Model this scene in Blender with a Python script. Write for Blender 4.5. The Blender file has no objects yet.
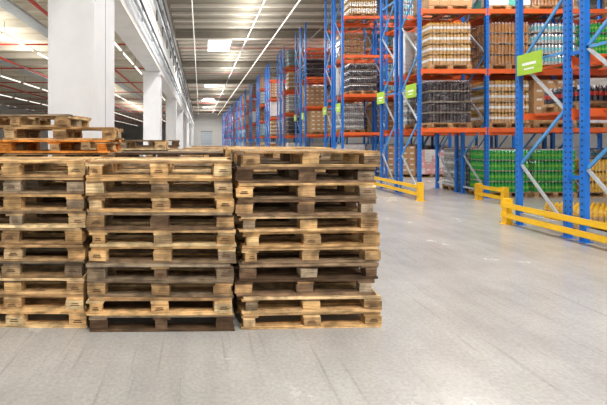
import bpy, math, random
from mathutils import Vector, Matrix
R = random.Random(7)
scene = bpy.context.scene
scene.view_settings.view_transform = 'Standard'
scene.view_settings.look = 'None'
scene.view_settings.exposure = 0.0

def lin(c):
    return tuple(((v/255)/12.92 if v/255 <= 0.04045 else ((v/255+0.055)/1.055)**2.4) for v in c)

# ---------------------------------------------------------------- materials
def nt(name):
    m = bpy.data.materials.new(name); m.use_nodes = True
    n = m.node_tree.nodes; l = m.node_tree.links
    return m, n, l, n['Principled BSDF']

def mat(name, rgb, rough=0.5, metal=0.0, var=0.12, scale=4.0, bump=0.0, spec=0.5, stretch=(1,1,1)):
    m, n, l, b = nt(name)
    tc = n.new('ShaderNodeTexCoord'); mp = n.new('ShaderNodeMapping')
    mp.inputs['Scale'].default_value = stretch
    nz = n.new('ShaderNodeTexNoise'); nz.inputs['Scale'].default_value = scale; nz.inputs['Detail'].default_value = 5
    l.new(tc.outputs['Object'], mp.inputs['Vector']); l.new(mp.outputs[0], nz.inputs['Vector'])
    cr = n.new('ShaderNodeValToRGB')
    c = lin(rgb)
    cr.color_ramp.elements[0].position = 0.3; cr.color_ramp.elements[1].position = 0.7
    cr.color_ramp.elements[0].color = tuple(v*(1-var) for v in c)+(1,)
    cr.color_ramp.elements[1].color = tuple(min(1, v*(1+var)) for v in c)+(1,)
    l.new(nz.outputs['Fac'], cr.inputs[0]); l.new(cr.outputs[0], b.inputs['Base Color'])
    b.inputs['Roughness'].default_value = rough; b.inputs['Metallic'].default_value = metal
    b.inputs['Specular IOR Level'].default_value = spec
    if bump:
        bp = n.new('ShaderNodeBump'); bp.inputs['Strength'].default_value = bump; bp.inputs['Distance'].default_value = 0.01
        l.new(nz.outputs['Fac'], bp.inputs['Height']); l.new(bp.outputs[0], b.inputs['Normal'])
    return m

def emit(name, rgb, s):
    m, n, l, b = nt(name)
    b.inputs['Base Color'].default_value = (.9, .9, .9, 1)
    b.inputs['Emission Color'].default_value = lin(rgb)+(1,)
    b.inputs['Emission Strength'].default_value = s
    return m

def wood_mat():
    m, n, l, b = nt('pallet_wood')
    at = n.new('ShaderNodeVertexColor'); at.layer_name = 'Col'
    tc = n.new('ShaderNodeTexCoord'); oi = n.new('ShaderNodeObjectInfo')
    mp = n.new('ShaderNodeMapping'); mp.inputs['Scale'].default_value = (1.6, 22, 45)
    ad = n.new('ShaderNodeVectorMath'); ad.operation = 'ADD'
    l.new(tc.outputs['Object'], ad.inputs[0])
    cb = n.new('ShaderNodeCombineXYZ'); mu = n.new('ShaderNodeMath'); mu.operation = 'MULTIPLY'; mu.inputs[1].default_value = 37
    l.new(oi.outputs['Random'], mu.inputs[0])
    for i in range(3): l.new(mu.outputs[0], cb.inputs[i])
    l.new(cb.outputs[0], ad.inputs[1]); l.new(ad.outputs[0], mp.inputs['Vector'])
    nz = n.new('ShaderNodeTexNoise'); nz.inputs['Scale'].default_value = 2.2; nz.inputs['Detail'].default_value = 6; nz.inputs['Distortion'].default_value = .6
    l.new(mp.outputs[0], nz.inputs['Vector'])
    r1 = n.new('ShaderNodeMapRange'); r1.inputs[1].default_value = .3; r1.inputs[2].default_value = .7
    r1.inputs[3].default_value = .5; r1.inputs[4].default_value = 1.22
    l.new(nz.outputs['Fac'], r1.inputs[0])
    n2 = n.new('ShaderNodeTexNoise'); n2.inputs['Scale'].default_value = 8; n2.inputs['Detail'].default_value = 5
    l.new(ad.outputs[0], n2.inputs['Vector'])
    r2 = n.new('ShaderNodeMapRange'); r2.inputs[1].default_value = .38; r2.inputs[2].default_value = .58
    r2.inputs[3].default_value = .55; r2.inputs[4].default_value = 1.12
    l.new(n2.outputs['Fac'], r2.inputs[0])
    r3 = n.new('ShaderNodeMapRange'); r3.inputs[3].default_value = .8; r3.inputs[4].default_value = 1.18
    l.new(oi.outputs['Random'], r3.inputs[0])
    m1 = n.new('ShaderNodeMath'); m1.operation = 'MULTIPLY'; m2 = n.new('ShaderNodeMath'); m2.operation = 'MULTIPLY'
    l.new(r1.outputs[0], m1.inputs[0]); l.new(r2.outputs[0], m1.inputs[1])
    l.new(m1.outputs[0], m2.inputs[0]); l.new(r3.outputs[0], m2.inputs[1])
    vm = n.new('ShaderNodeVectorMath'); vm.operation = 'SCALE'
    l.new(at.outputs['Color'], vm.inputs[0]); l.new(m2.outputs[0], vm.inputs['Scale'])
    l.new(vm.outputs[0], b.inputs['Base Color'])
    b.inputs['Roughness'].default_value = .8; b.inputs['Specular IOR Level'].default_value = .2
    bp = n.new('ShaderNodeBump'); bp.inputs['Strength'].default_value = .4; bp.inputs['Distance'].default_value = .004
    l.new(nz.outputs['Fac'], bp.inputs['Height']); l.new(bp.outputs[0], b.inputs['Normal'])
    return m

def floor_mat():
    m, n, l, b = nt('concrete_floor')
    tc = n.new('ShaderNodeTexCoord')
    a = n.new('ShaderNodeTexNoise'); a.inputs['Scale'].default_value = .9; a.inputs['Detail'].default_value = 9; a.inputs['Roughness'].default_value = .68
    l.new(tc.outputs['Object'], a.inputs['Vector'])
    cr = n.new('ShaderNodeValToRGB'); e = cr.color_ramp.elements
    e[0].position = .3; e[0].color = lin((157, 154, 150))+(1,)
    e[1].position = .7; e[1].color = lin((180, 177, 172))+(1,)
    l.new(a.outputs['Fac'], cr.inputs[0])
    f = n.new('ShaderNodeTexNoise'); f.inputs['Scale'].default_value = 40; f.inputs['Detail'].default_value = 5
    l.new(tc.outputs['Object'], f.inputs['Vector'])
    rf = n.new('ShaderNodeMapRange'); rf.inputs[1].default_value = .3; rf.inputs[2].default_value = .7; rf.inputs[3].default_value = .87; rf.inputs[4].default_value = 1.08
    l.new(f.outputs['Fac'], rf.inputs[0])
    def streak(sc, rot, lo, p0, p1):
        mp = n.new('ShaderNodeMapping'); mp.inputs['Scale'].default_value = sc; mp.inputs['Rotation'].default_value = (0, 0, rot)
        l.new(tc.outputs['Object'], mp.inputs['Vector'])
        w = n.new('ShaderNodeTexNoise'); w.inputs['Scale'].default_value = 1.2; w.inputs['Detail'].default_value = 4
        l.new(mp.outputs[0], w.inputs['Vector'])
        rw = n.new('ShaderNodeMapRange'); rw.inputs[1].default_value = p0; rw.inputs[2].default_value = p1; rw.inputs[3].default_value = lo; rw.inputs[4].default_value = 1
        l.new(w.outputs['Fac'], rw.inputs[0]); return rw.outputs[0]
    s1 = streak((5,.25,1), .35, .92, .3, .55)
    s2 = streak((18,.7,1), -.6, .84, .3, .38)
    s3 = streak((14,.5,1), .9, .86, .3, .37)
    def mul(p, q):
        x = n.new('ShaderNodeMath'); x.operation = 'MULTIPLY'; l.new(p, x.inputs[0]); l.new(q, x.inputs[1]); return x.outputs[0]
    t = mul(mul(mul(rf.outputs[0], s1), s2), s3)
    vm = n.new('ShaderNodeVectorMath'); vm.operation = 'SCALE'
    l.new(cr.outputs[0], vm.inputs[0]); l.new(t, vm.inputs['Scale'])
    l.new(vm.outputs[0], b.inputs['Base Color'])
    rr = n.new('ShaderNodeMapRange'); rr.inputs[3].default_value = .12; rr.inputs[4].default_value = .36
    l.new(a.outputs['Fac'], rr.inputs[0]); l.new(rr.outputs[0], b.inputs['Roughness'])
    b.inputs['Specular IOR Level'].default_value = .5
    return m

def deck_mat(name, rgb, period):
    m = mat(name, rgb, .6, var=.06, scale=.8)
    n = m.node_tree.nodes; l = m.node_tree.links; b = n['Principled BSDF']
    tc = n.new('ShaderNodeTexCoord'); wv = n.new('ShaderNodeTexWave'); wv.bands_direction = 'Y'
    wv.inputs['Scale'].default_value = 1/period*.314
    l.new(tc.outputs['Object'], wv.inputs['Vector'])
    bp = n.new('ShaderNodeBump'); bp.inputs['Strength'].default_value = 1; bp.inputs['Distance'].default_value = .05
    l.new(wv.outputs['Fac'], bp.inputs['Height']); l.new(bp.outputs[0], b.inputs['Normal'])
    return m

M = {}
M['wood'] = wood_mat()
M['floor'] = floor_mat()
M['white'] = mat('white_painted_concrete', (224, 225, 227), .6, var=.05, scale=2, bump=.1)
M['wall'] = mat('wall_panel', (215, 213, 208), .7, var=.05)
M['roof'] = deck_mat('roof_deck_metal', (158, 152, 138), .5)
M['purlin'] = mat('purlin_steel', (225, 220, 208), .6, var=.05)
M['truss'] = mat('truss_beam', (150, 144, 132), .6, var=.08)
M['mezz'] = deck_mat('lower_deck_metal', (205, 197, 178), .5)
M['blue'] = mat('blue_painted_steel', (16, 108, 200), .4, var=.12, scale=3)
M['brace'] = mat('brace_light_blue_steel', (80, 150, 210), .4, var=.12, scale=3)
M['galv'] = mat('galvanised_steel', (188, 196, 202), .4, metal=.3, var=.12, scale=8)
M['orange'] = mat('orange_painted_steel', (226, 100, 44), .45, var=.12, scale=3)
M['yellow'] = mat('yellow_painted_steel', (250, 195, 25), .4, var=.08, scale=3)
M['red'] = mat('red_pipe_paint', (185, 50, 38), .45, var=.1)
M['green'] = mat('sign_green', (165, 205, 50), .5, var=.03)
M['signw'] = mat('sign_print_white', (240, 245, 235), .5, var=.02)
M['dark'] = mat('dark_steel', (70, 68, 66), .5, var=.15)
M['black'] = mat('black_slot', (25, 30, 38), .7, var=.1)
M['stamp'] = mat('burnt_brand_stamp', (92, 66, 44), .8, var=.2, scale=60)
M['card'] = mat('cardboard', (190, 150, 105), .8, var=.12, scale=5)
M['slip'] = mat('slip_sheet_card', (205, 180, 145), .8, var=.08)
M['wrapw'] = mat('white_stretch_film', (225, 225, 228), .25, var=.1, scale=9, bump=.6)
M['pink'] = mat('pink_carton', (225, 165, 165), .6, var=.12)
M['teal'] = mat('teal_carton', (90, 190, 170), .5, var=.12)
M['tube'] = emit('fluorescent_tube', (255, 252, 240), 1.6)
M['sky'] = emit('skylight_glazing', (250, 252, 255), 3)
M['capw'] = mat('cap_white', (235, 235, 235), .4, var=.02)
M['capr'] = mat('cap_red', (200, 30, 30), .4, var=.02)
M['capb'] = mat('cap_blue', (40, 90, 190), .4, var=.02)
M['capy'] = mat('cap_yellow', (240, 200, 40), .4, var=.02)
def bott(name, rgb): 
    return mat(name, rgb, .15, var=.22, scale=14, spec=.7)
M['b_water'] = bott('bottle_clear_water', (166, 174, 176))
M['b_brown'] = bott('bottle_brown', (165, 116, 66))
M['b_tan'] = bott('bottle_tan', (196, 158, 104))
M['b_cola'] = bott('bottle_dark', (58, 48, 50))
M['b_green'] = bott('bottle_green', (40, 160, 70))
M['b_yel'] = bott('bottle_amber_oil', (225, 180, 70))
M['l_white'] = mat('label_white', (225, 225, 220), .5, var=.05)
M['l_red'] = mat('label_red', (190, 60, 50), .5, var=.05)
M['l_green'] = mat('label_green', (110, 180, 60), .5, var=.05)
M['l_teal'] = mat('label_teal', (100, 180, 190), .5, var=.05)

def film():
    m, n, l, b = nt('clear_stretch_film')
    tc = n.new('ShaderNodeTexCoord'); mp = n.new('ShaderNodeMapping'); mp.inputs['Scale'].default_value = (2,2,7)
    nz = n.new('ShaderNodeTexNoise'); nz.inputs['Scale'].default_value = 3; nz.inputs['Detail'].default_value = 5
    l.new(tc.outputs['Object'], mp.inputs['Vector']); l.new(mp.outputs[0], nz.inputs['Vector'])
    rr = n.new('ShaderNodeMapRange'); rr.inputs[1].default_value=.5; rr.inputs[2].default_value=.75; rr.inputs[3].default_value=.0; rr.inputs[4].default_value=.25
    l.new(nz.outputs['Fac'], rr.inputs[0]); l.new(rr.outputs[0], b.inputs['Alpha'])
    b.inputs['Base Color'].default_value=(.75,.76,.78,1); b.inputs['Roughness'].default_value=.2
    return m
M['film'] = film()

# ---------------------------------------------------------------- mesh builder
class MB:
    def __init__(s): s.v=[]; s.f=[]; s.mi=[]; s.mats=[]; s.col=[]
    def m(s, key):
        if key not in s.mats: s.mats.append(key)
        return s.mats.index(key)
    def box(s, c, d, key, col=(1,1,1), rot=None, jit=0.0, rnd=None):
        b=len(s.v); h=[x/2 for x in d]
        pts=[(-1,-1,-1),(1,-1,-1),(1,1,-1),(-1,1,-1),(-1,-1,1),(1,-1,1),(1,1,1),(-1,1,1)]
        for p in pts:
            q=Vector((p[0]*h[0],p[1]*h[1],p[2]*h[2]))
            if jit: q+=Vector((rnd.uniform(-jit,jit),rnd.uniform(-jit,jit),rnd.uniform(-jit,jit)*.25))
            if rot is not None: q=rot@q
            s.v.append((c[0]+q.x,c[1]+q.y,c[2]+q.z))
        i=s.m(key)
        for f in ((0,3,2,1),(4,5,6,7),(0,1,5,4),(1,2,6,5),(2,3,7,6),(3,0,4,7)):
            s.f.append(tuple(b+k for k in f)); s.mi.append(i); s.col.append(col)
    def walls(s, c, d, key):
        b=len(s.v); x,y,z=[k/2 for k in d]
        for p in ((-x,-y,-z),(x,-y,-z),(x,y,-z),(-x,y,-z),(-x,-y,z),(x,-y,z),(x,y,z),(-x,y,z)): s.v.append((c[0]+p[0],c[1]+p[1],c[2]+p[2]))
        i=s.m(key)
        for f in ((0,1,5,4),(1,2,6,5),(2,3,7,6),(3,0,4,7)):
            s.f.append(tuple(b+k for k in f)); s.mi.append(i); s.col.append((1,1,1))
    def bar(s, p, q, w, t, key):
        p=Vector(p); q=Vector(q); d=q-p
        rot=d.to_track_quat('X','Z').to_matrix()
        s.box((p+q)/2, (d.length,w,t), key, rot=rot)
    def tube(s, p, q, r, key, n=8):
        p=Vector(p); q=Vector(q); d=q-p; rot=d.to_track_quat('Z','Y').to_matrix(); b=len(s.v)
        for e in (p,q):
            for k in range(n):
                a=2*math.pi*k/n; o=rot@Vector((r*math.cos(a),r*math.sin(a),0)); s.v.append(tuple(e+o))
        i=s.m(key)
        for k in range(n):
            s.f.append((b+k,b+(k+1)%n,b+n+(k+1)%n,b+n+k)); s.mi.append(i); s.col.append((1,1,1))
        s.f.append(tuple(b+k for k in reversed(range(n)))); s.mi.append(i); s.col.append((1,1,1))
        s.f.append(tuple(b+n+k for k in range(n))); s.mi.append(i); s.col.append((1,1,1))
    def lathe(s, c, prof, keys, n=8):
        b=len(s.v)
        for (r,z) in prof:
            for k in range(n):
                a=2*math.pi*k/n; s.v.append((c[0]+r*math.cos(a),c[1]+r*math.sin(a),c[2]+z))
        for j in range(len(prof)-1):
            i=s.m(keys[j])
            for k in range(n):
                s.f.append((b+j*n+k,b+j*n+(k+1)%n,b+(j+1)*n+(k+1)%n,b+(j+1)*n+k)); s.mi.append(i); s.col.append((1,1,1))
        s.f.append(tuple(b+(len(prof)-1)*n+k for k in range(n))); s.mi.append(s.m(keys[-1])); s.col.append((1,1,1))
    def mesh(s, name):
        me=bpy.data.meshes.new(name); me.from_pydata(s.v,[],s.f)
        for k in s.mats: me.materials.append(M[k])
        me.polygons.foreach_set('material_index', s.mi)
        ca=me.color_attributes.new('Col','FLOAT_COLOR','CORNER')
        buf=[]
        for p,c in zip(s.f,s.col): buf += (list(c)+[1.0])*len(p)
        ca.data.foreach_set('color', buf)
        me.update(); return me

def obj(name, me, loc=(0,0,0), rz=0, parent=None, scale=None, rot=None):
    o=bpy.data.objects.new(name, me); scene.collection.objects.link(o)
    o.location=loc; o.rotation_euler=rot if rot else (0,0,rz)
    if scale: o.scale=scale
    if parent: o.parent=parent
    return o
def empty(name, loc=(0,0,0), rz=0):
    o=bpy.data.objects.new(name,None); scene.collection.objects.link(o); o.location=loc; o.rotation_euler=(0,0,rz); o.empty_display_size=.3
    return o

# ---------------------------------------------------------------- pallets
FRESH=[(230,194,140),(222,180,124),(236,206,156),(212,168,114)]
MID=[(204,166,118),(188,150,106),(212,180,136)]
OLD=[(160,138,112),(142,118,92),(178,158,132)]
DARK=[(108,84,62),(92,70,52),(128,102,78)]
def pallet_mesh(name, pal, seed, pal2=None):
    r=random.Random(seed); b=MB()
    def col():
        c=r.choice(pal if (pal2 is None or r.random()<.58) else pal2); k=r.uniform(.82,1.12)
        return tuple(min(1,v*k) for v in lin(c))
    ys=[-.3275,-.175,0,.175,.3275]; ws=[.145,.1,.145,.1,.145]
    for y in (-.35,0,.35):
        w=.1 if y else .145
        b.box((r.uniform(-.008,.008),y+r.uniform(-.006,.006),.011),(1.2,w,.021),'wood',col(),jit=.005,rnd=r)
    for x in (-.5275,0,.5275):
        for y in (-.35,0,.35):
            w=.1 if y else .145
            rr=Matrix.Rotation(r.uniform(-.1,.1),3,'Z')
            bw=.145 if r.random()<.7 else .1
            c=(x+r.uniform(-.012,.012),y+r.uniform(-.006,.006),.061)
            b.box(c,(bw,w,.078),'wood',col(),rot=rr,jit=.003,rnd=r)
            if y and r.random()<.55:
                sgn=-1 if y<0 else 1
                o=rr@Vector((r.uniform(-.01,.01),sgn*(w/2+.0022),r.uniform(-.005,.005)))
                for dz in (-.008,.008):
                    b.box((c[0]+o.x,c[1]+o.y,c[2]+o.z+dz),(bw*.5 if dz<0 else bw*.38,.003,.007),'stamp',rot=rr)
        b.box((x,r.uniform(-.004,.004),.111),(.145,.79,.021),'wood',col(),jit=.003,rnd=r)
    for y,w in zip(ys,ws):
        if r.random()<.08 and abs(y)<.3: continue
        b.box((r.uniform(-.014,.014),y+r.uniform(-.006,.006),.133),(1.2+r.uniform(-.03,.008),w,.021),'wood',col(),jit=.007,rnd=r)
        for x in (-.55,-.505,0.03,-.03,.505,.55):
            b.tube((x,y,.1425),(x,y,.1447),.005,'dark',6)
    return b.mesh(name)
PM={'f':[pallet_mesh('pallet_fresh_%d'%i,FRESH,i,MID) for i in range(6)],
    'm':[pallet_mesh('pallet_mid_%d'%i,MID,20+i,OLD+FRESH) for i in range(7)],
    'o':[pallet_mesh('pallet_old_%d'%i,OLD,40+i,MID+DARK) for i in range(5)],
    'd':[pallet_mesh('pallet_dark_%d'%i,DARK,60+i,OLD) for i in range(3)],
    'r':[pallet_mesh('pallet_orange_0',[(238,150,64),(230,134,50)],80,MID)]}
def stack(x, y, code, rz=0, pitch=.1455, sc=1.015, jx=.024, shifts={}, ang=.02):
    e=empty('pallet_stack',(x,y,0),rz)
    for i,c in enumerate(code):
        sx,sy=shifts.get(i,(0,0))[:2]
        a=shifts[i][2] if i in shifts and len(shifts[i])>2 else 0
        o=obj('pallet_%d'%(i+1), R.choice(PM[c]), (R.uniform(-jx,jx)+sx, R.uniform(-.02,.02)+sy, .0005+i*pitch),
              R.uniform(-ang,ang)+(math.pi if R.random()<.5 else 0)+a, e, (sc,1,pitch/.1455))
    return e
stack(-1.59,3.45+.4,'ffmomfmmof',pitch=.1425,sc=1.01)
stack(-.325,3.36+.4,'dfmomfofmf',sc=1.01,pitch=.1425)
stack(.915,3.44+.4,'fmodmfmomdm',rz=math.radians(2.5),pitch=.137,sc=.995)
stack(-1.62,4.95,'mfmfmomfmmrfm',shifts={11:(0,0,.04),12:(-.44,0,-.06)},sc=1.03)
stack(-.34,4.95,'mfommfommd')
stack(.93,5.0,'mfommfofmmm',pitch=.1375)
stack(-2.95,4.9,'mfmfmmfmomm')
stack(-1.1,6.2,'mfommfommdm'); stack(.15,6.2,'mfommfommm'); stack(1.4,6.3,'mfommfommo')
stack(.3,7.6,'fmmfofmmof'); stack(1.55,7.7,'mfofmmofmm',rz=.05)
stack(-1.1,9.2,'mfofmmofmmd'); stack(.4,9.6,'fmofmmofmm')

# ---------------------------------------------------------------- goods
def base(b):
    for y in (-.35,0,.35):
        b.box((0,y,.011),(1.2,.1,.022),'wood',lin(MID[0]))
        for x in (-.5275,0,.5275): b.box((x,y,.061),(.145,.1,.078),'wood',lin(MID[1]))
    for x in (-.5275,0,.5275): b.box((x,0,.111),(.145,.8,.022),'wood',lin(MID[2]))
    for y in (-.3275,-.175,0,.175,.3275): b.box((0,y,.133),(1.2,.12,.022),'wood',lin(MID[0]))
def bottle_pallet(name, body, label, cap, layers=4, nx=12, ny=9, film=True):
    b=MB(); L=1.16; W=.8
    base(b)
    z=.146; z0=z; dx=L/nx; dy=W/ny; r=min(dx,dy)*.48
    prof=[(r*.9,0),(r,.012),(r*.96,.09),(r,.095),(r,.16),(r*.97,.165),(r*.9,.21),(r*.4,.262),(r*.34,.27),(r*.36,.29)]
    keys=[body,body,body,label,label,body,body,cap,cap]
    for k in range(layers):
        b.box((0,0,z+.003),(L+.02,W,.006),'slip'); z+=.006
        for i in range(nx):
            for j in range(ny):
                if 1<i<nx-2 and 1<j<ny-2 and k<layers-1: continue
                b.lathe((-L/2+dx*(i+.5),-W/2+dy*(j+.5),z),prof,keys+[cap],7)
        z+=.292
    if film: b.walls((0,0,(z0+z)/2-.01),(L+.035,W+.015,z-z0-.03),'film')
    return b.mesh(name)
def carton_pallet(name, key, nx=4, ny=3, nz=5, h=.24, key2=None, film=False):
    b=MB(); r=random.Random(name)
    base(b)
    for k in range(nz):
        for i in range(nx):
            for j in range(ny):
                if 0<i<nx-1 and 0<j<ny-1 and k<nz-1: continue
                c=(-.6+1.2/nx*(i+.5),-.4+.8/ny*(j+.5),.145+h*(k+.5))
                kk=key if (key2 is None or r.random()<.55) else key2
                b.box(c,(1.2/nx-.008,.8/ny-.008,h-.006),kk,jit=.004,rnd=r)
                if j==0: b.box((c[0],c[1]-.4/ny+.003,c[2]+h*.2),(1.2/nx*.5,.004,h*.25),'l_white')
    if film: b.walls((0,0,.145+h*nz/2),(1.22,.82,h*nz-.02),'film')
    return b.mesh(name)
G={}
G['water']=bottle_pallet('goods_water','b_water','l_white','capw')
G['water2']=bottle_pallet('goods_water_blue','b_water','l_teal','capb')
G['brown']=bottle_pallet('goods_brown','b_brown','b_brown','capw')
G['tan']=bottle_pallet('goods_tan','b_tan','l_white','capy')
G['cola']=bottle_pallet('goods_dark','b_cola','b_cola','capw')
G['cola1']=bottle_pallet('goods_dark_low','b_cola','l_red','capw',layers=1,film=False)
G['green']=bottle_pallet('goods_green','b_green','l_green','capw',film=False)
G['green3']=bottle_pallet('goods_green_low','b_green','l_green','capy',layers=3)
G['yel']=bottle_pallet('goods_oil','b_yel','b_yel','capy',layers=3)
G['yel1']=bottle_pallet('goods_oil_low','b_yel','b_tan','capy',layers=1,film=False)
G['card']=carton_pallet('goods_cartons','card')
G['white']=carton_pallet('goods_white','wrapw',3,2,5,.25,'l_white',True)
G['pink']=carton_pallet('goods_pink','pink',4,3,4,.26,'l_white',True)
G['teal']=carton_pallet('goods_teal','teal',4,3,4,.24,'l_white',True)
NAMES={'water':'bottled_water_pallet','water2':'bottled_water_pallet','brown':'bottled_drink_pallet','tan':'bottled_drink_pallet','cola':'bottled_cola_pallet','cola1':'bottled_cola_pallet',
 'green':'green_bottle_pallet','green3':'green_bottle_pallet','yel':'cooking_oil_pallet','yel1':'cooking_oil_pallet','card':'carton_pallet','white':'wrapped_goods_pallet','pink':'carton_pallet','teal':'carton_pallet'}

# ---------------------------------------------------------------- racks
RX=6.0; HT=8.3; FD=1.1
def frame_mesh(near):
    b=MB()
    for y in (.045,FD-.045):
        b.box((0,y,HT/2+.006),(.08,.09,HT),'blue')
        b.box((0,y,.005),(.16,.14,.01),'blue')
        if near:
            z=.3
            while z<5.5:
                b.box((-.0405,y,z),(.003,.02,.03),'black'); b.box((0,y-.0455 if y<.5 else y+.0455,z),(.02,.003,.03),'black'); z+=.1
    z=.2; k=0
    b.bar((0,.09,z),(0,FD-.09,z),.035,.05,'galv')
    while z<HT-1.0:
        a,c=(.09,FD-.09) if k%2==0 else (FD-.09,.09)
        b.bar((0,a,z),(0,c,z+.95),.03,.045,'brace' if z>4.5 or k%2 else 'galv'); z+=.95; k+=1
        if k%3==0: b.bar((0,.09,z),(0,FD-.09,z),.03,.045,'brace')
    return b.mesh('rack_frame')
FN=frame_mesh(True); FF=frame_mesh(False)
def rack(y0, levels, bays, near=False, goods=None, open0=False, seed=0, top_level=False):
    r=random.Random(seed)
    e=empty('pallet_rack',(RX,y0,0))
    xs=[0.04]
    for w in bays: xs.append(xs[-1]+w)
    for d in (0,1):
        yy=d*(FD+.2)
        for x in xs: obj('upright_frame',FN if near else FF,(x,yy,0),0,e)
        b=MB()
        for li,z in enumerate(levels):
            for i in range(len(bays)):
                x0,x1=xs[i]+.042,xs[i+1]-.042
                for y in (yy+.03,yy+FD-.03):
                    b.box(((x0+x1)/2,y,z-.06),(x1-x0,.05,.12),'orange')
                    for xe in (x0+.004,x1-.004): b.box((xe,y-.03 if y<yy+.5 else y+.03,z-.08),(.05,.008,.2),'orange')
                nb=5 if x1-x0>2 else 3
                for t in range(nb): b.box((x0+(x1-x0)*(t+.5)/nb,yy+FD/2,z-.025),(.1,FD-.12,.04),'orange')
        if d==0:
            for x in xs:
                for z in (1.0,3.0,5.0,7.0): b.box((x,FD+.1,z),(.04,.2,.06),'blue')
        obj('beams',b.mesh('rack_beams'),(0,0,0),0,e)
        for li,z in enumerate([0.0]+list(levels)):
            for i,w in enumerate(bays):
                if li==0 and open0 and i==0: continue
                n=2 if w>2.4 else 1
                sub=(w-.1)/n
                for k in range(n):
                    g=None
                    if goods: g=goods.get((d,li,i,k))
                    if g=='none': continue
                    if g is None:
                        if r.random()<(.15 if near else .3): continue
                        g=r.choice(['water','brown','tan','cola','card','card','white','pink','water2','card','brown','white','green' if near else 'tan'])
                        if li>=len(levels)-1 and r.random()<.45: continue
                    px=xs[i]+.05+sub*(k+.5)
                    loc=(px,yy+FD/2,z+.002)
                    if top_level: obj(NAMES[g],G[g],(RX+loc[0],y0+loc[1],loc[2]),0)
                    else: obj('goods_pallet',G[g],loc,0,e)
    return e
LV=[1.93,3.55,5.2,6.85]
g1={(1,0,0,0):'yel1',(1,1,0,0):'cola1',(1,2,0,0):'none',(1,3,0,0):'water',(0,0,0,0):'yel1',(0,1,0,0):'cola1',(0,2,0,0):'teal',(0,3,0,0):'teal',
    (1,0,1,0):'yel1',(1,0,1,1):'yel1',(1,1,1,0):'cola1',(0,0,1,0):'yel1',(0,1,1,0):'cola1',(0,2,1,0):'none',(1,2,1,0):'none'}
rack(5.3,[2.1,2.95,4.4,5.9,7.2],[1.85,2.7],True,g1,seed=1,top_level=True)
g2={(0,2,0,0):'tan',(0,2,1,0):'brown',(0,2,1,1):'water2',(0,1,0,0):'cola',(0,1,1,0):'tan',(0,1,1,1):'card',(0,0,1,0):'green',(0,0,1,1):'green',
    (0,3,0,0):'card',(0,3,1,0):'teal',(0,3,1,1):'brown',(0,0,2,0):'yel',(0,0,2,1):'yel',(1,1,0,0):'water',(1,2,0,0):'white',
    (0,2,2,0):'green',(0,2,2,1):'white',(0,1,2,0):'white',(0,1,2,1):'card'}
rack(11.1,LV,[1.85,2.7,2.7],True,g2,open0=True,seed=2,top_level=True)
y=17.1; k=3
while y<112:
    rack(y,LV,[1.85,2.7,2.7] if y<30 else ([2.7,2.7] if y<50 else [2.7]),False,None,seed=k); y+=6.0; k+=1

def sign(y, z=2.98, w=.55, h=.38):
    b=MB(); b.box((0,0,0),(.012,w,h),'green')
    b.box((-.0075,0,.0),(.003,w*.55,.05),'signw'); b.box((-.0075,.0,-.09),(.003,w*.4,.03),'signw')
    for s in (-.18,.18): b.box((.03,s,0),(.05,.03,h*.9),'galv')
    obj('aisle_sign',b.mesh('aisle_sign'),(RX-.062,y,z))
for y in (7.3,11.4,13.3,17.4,19.3,23.4,25.3): sign(y)

def guard(x, y0, y1, h=.42):
    b=MB(); L=y1-y0
    for yy in (.06,L-.06):
        b.box((0,yy,h/2+.006),(.12,.12,h),'yellow'); b.box((0,yy,.004),(.2,.2,.008),'yellow'); b.box((0,yy,h+.009),(.13,.13,.01),'yellow')
        for sx in (-.08,.08):
            for sy in (-.08,.08): b.tube((sx,yy+sy,.008),(sx,yy+sy,.025),.01,'dark',6)
    for z in (.17,.36):
        b.box((-.07,L/2,z),(.02,L,.08),'yellow')
        b.box((-.055,L/2,z+.04),(.05,L,.01),'yellow'); b.box((-.055,L/2,z-.04),(.05,L,.01),'yellow')
    obj('rack_guard_rail',b.mesh('rack_guard_rail'),(x,y0,0))
guard(5.86,4.95,7.78,.47); guard(5.8,10.6,13.7,.47); guard(7.5,9.9,10.95)
for q in (16.8,22.8,28.8): guard(5.78,q,q+2.9)

# ---------------------------------------------------------------- building shell
ZR=9.8; YE=122
def slab(name, c, d, key):
    b=MB(); b.box((0,0,0),d,key); return obj(name,b.mesh(name),c)
slab('floor',(0,55,-.05),(70,140,.1),'floor')
slab('ceiling',(15.5,55,ZR+.05),(37,140,.1),'roof')
slab('wall_back',(0,YE,5),(70,.2,10),'wall')
slab('wall_left',(-26,55,3.1),(.2,140,6.2),'wall')
slab('wall_right',(34,55,5),(.2,140,10),'wall')
CXR=-1.78; CW=.77
slab('wall_clerestory',(CXR-.3,55,8.1),(.2,134,3.38),'wall')
slab('ceiling_lower',(-14.4,55,6.35),(23,134,.1),'mezz')
for yc in (6.8,18.2,30.2,42.2,54.2,66.2,78.2,90.2,102.2,114.2):
    b=MB(); dd=1.6 if yc<7 else .7
    b.box((0,dd/2,2.34),(CW,dd,4.68),'white')
    for sx in (-1,1):
        b.box((sx*(CW/2-.02),dd/2,2.34),(.045,dd+.01,4.66),'white')
    if dd>1: b.box((CW/2+.003,dd*.5,2.34),(.006,.015,4.6),'dark')
    b.box((0,dd/2,4.6),(CW+.12,dd+.12,.16),'white')
    obj('concrete_column',b.mesh('concrete_column'),(CXR-CW/2,yc,0))
b=MB(); b.box((0,0,0),(.6,134,1.7),'white'); b.box((.31,0,-.8),(.03,134,.1),'purlin'); b.box((.31,0,.8),(.03,134,.1),'purlin')
lb=obj('longitudinal_beam',b.mesh('longitudinal_beam'),(CXR-.32,55,5.54))
b=MB()
for zz,rr,kk in ((5.15,.05,'galv'),(5.45,.035,'dark'),(6.65,.06,'galv'),(6.95,.05,'dark'),(7.4,.05,'galv'),(7.7,.06,'dark')):
    b.tube((.12,-8,zz),(.12,116,zz),rr,kk)
y=-6
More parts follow.
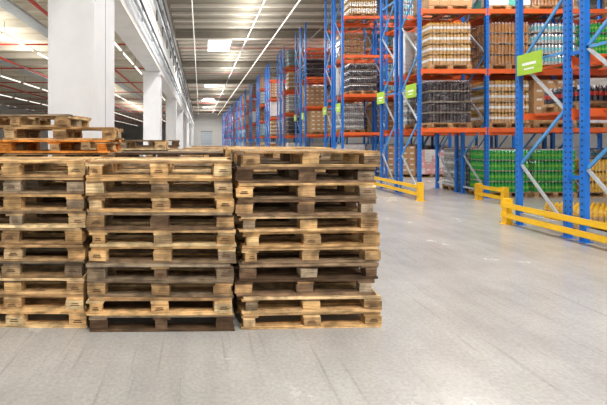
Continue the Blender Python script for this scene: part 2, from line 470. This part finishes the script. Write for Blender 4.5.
while y<114:
    b.box((.1,y,7.0),(.06,.08,1.6),'dark'); b.box((.08,y+1,5.3),(.05,.06,.5),'galv'); y+=2.4
c=obj('conduit_run',b.mesh('conduit_run'),(CXR+.02-(CXR-.32),-55,-5.54),0,lb)
b=MB(); y=-10
while y<YE-1:
    b.box((15.5,y,ZR-.08),(34.6,.2,.16),'purlin'); y+=1.5
obj('roof_purlins',b.mesh('roof_purlins'),(0,0,-.005))
b=MB(); y=-6
while y<YE-1:
    b.box((15.5,y,ZR-.46),(34.6,.3,.55),'truss'); b.box((15.5,y,ZR-.72),(34.6,.4,.06),'purlin'); y+=12
obj('roof_girders',b.mesh('roof_girders'),(0,0,0))
b=MB()
for x in (3.4,8.0): b.tube((x,-8,ZR-.86),(x,118,ZR-.86),.035,'galv')
y=-4
while y<118:
    b.tube((-1.6,y,ZR-.93),(30,y,ZR-.93),.025,'red',6); y+=12
obj('sprinkler_pipes',b.mesh('sprinkler_pipes'))
for i,y in enumerate((-4,15,34,59,79,98)):
    for x in (1.6,12):
        b=MB(); b.box((0,0,0),(1.8,4.2,.04),'sky')
        for s in (-1,1): b.box((s*.94,0,0),(.08,4.4,.1),'white'); b.box((0,s*2.14,0),(1.8,.08,.1),'white')
        obj('skylight',b.mesh('skylight'),(x,y,ZR-.22))
def lamp_row(name,x,z,y0,y1,key='tube',seg=1.5,gap=1.5,w=.07):
    b=MB(); y=y0
    b.box((0,(y0+y1)/2,.06),(w*.8,y1-y0,.03),'purlin')
    while y<y1-seg:
        b.box((0,y+seg/2,0),(w,seg,.05),key); b.box((0,y+.1,.3),(.012,.012,.45),'dark'); y+=seg+gap
    obj(name,b.mesh(name),(x,0,z))
for x in (-.4,5.0): lamp_row('fluorescent_lamp_row',x,8.6,0,116,w=.03,seg=2.9,gap=.1)
for x in (-3.4,-7.2,-12,-17): lamp_row('fluorescent_lamp_row',x,5.45,2,112,seg=2.6,gap=.6,w=.055)
b=MB(); y=-6
while y<118:
    b.box((-14.2,y,6.17),(22.4,.18,.26),'purlin'); y+=2.0
obj('ceiling_joists',b.mesh('ceiling_joists'))
b=MB(); y=0
while y<112:
    b.tube((-25.5,y,5.85),(-2.6,y,5.85),.04,'red',6); y+=6
for x in (-5,-10,-15): b.tube((x,-4,5.72),(x,116,5.72),.06,'red',8)
obj('sprinkler_pipes',b.mesh('sprinkler_pipes_low'))
b=MB()
for x in (-6.2,-11): b.box((x,55,5.95),(.5,112,.1),'galv')
obj('cable_tray',b.mesh('cable_tray'))

b=MB(); b.box((0,0,2),(3.2,.08,4),'galv')
for z in (.5,1,1.5,2,2.5,3,3.5): b.box((0,-.045,z),(3.2,.02,.04),'dark')
b.box((0,-.02,4.1),(3.5,.12,.2),'dark'); 
obj('door_1',b.mesh('door_1'),(2,YE-.16,0))

# ---------------------------------------------------------------- lights
def area(name,loc,sx,sy,p,col=(1,.98,.95),rot=(0,0,0)):
    l=bpy.data.lights.new(name,'AREA'); l.shape='RECTANGLE'; l.size=sx; l.size_y=sy; l.energy=p; l.color=col
    o=bpy.data.objects.new(name,l); scene.collection.objects.link(o); o.location=loc; o.rotation_euler=rot
for y in (-4,15,34,59,79,98):
    for x in (1.6,12): area('skylight_lamp',(x,y,ZR-.26),1.8,4.2,780 if y<30 else 1250,(1,.985,.965))
for y in (4,12,24,42,62,84):
    area('bay_and_fill_light',(-7.2,y,5.38),.4,6,420,(1,.97,.92))
area('bay_and_fill_light',(3.5,1.5,8.5),.6,8,760,(1,.98,.94))
area('bay_and_fill_light',(8.0,9.5,8.5),.6,6,780,(1,.98,.94))
area('bay_and_fill_light',(2.0,112,8.5),4,6,1200,(1,.99,.98))  # added fill with no fixture, brightens the far end wall
for y in (25,42,62,84,104):
    area('ceiling_fill_light',(3.2,y,8.45),.5,12,270,(1,.96,.89),(math.pi,0,0))  # unseen fill facing up, added to brighten the roof deck
for y in (14,32,54):
    area('ceiling_fill_light',(-8.5,y,5.2),.5,14,300,(1,.96,.88),(math.pi,0,0))  # same kind of added upward fill, lifts the lower left ceiling
w=bpy.data.worlds.new('World'); scene.world=w; w.use_nodes=True
bg=w.node_tree.nodes['Background']; bg.inputs[0].default_value=(1,.985,.965,1); bg.inputs[1].default_value=1.05

cam=bpy.data.cameras.new('camera'); co=bpy.data.objects.new('camera',cam); scene.collection.objects.link(co)
co.location=(0,0,1.6); co.rotation_euler=(math.radians(90),0,0)
cam.sensor_width=36; cam.lens=24; cam.shift_x=.1705; cam.shift_y=-.103; cam.clip_end=400; cam.clip_start=.05
scene.camera=co
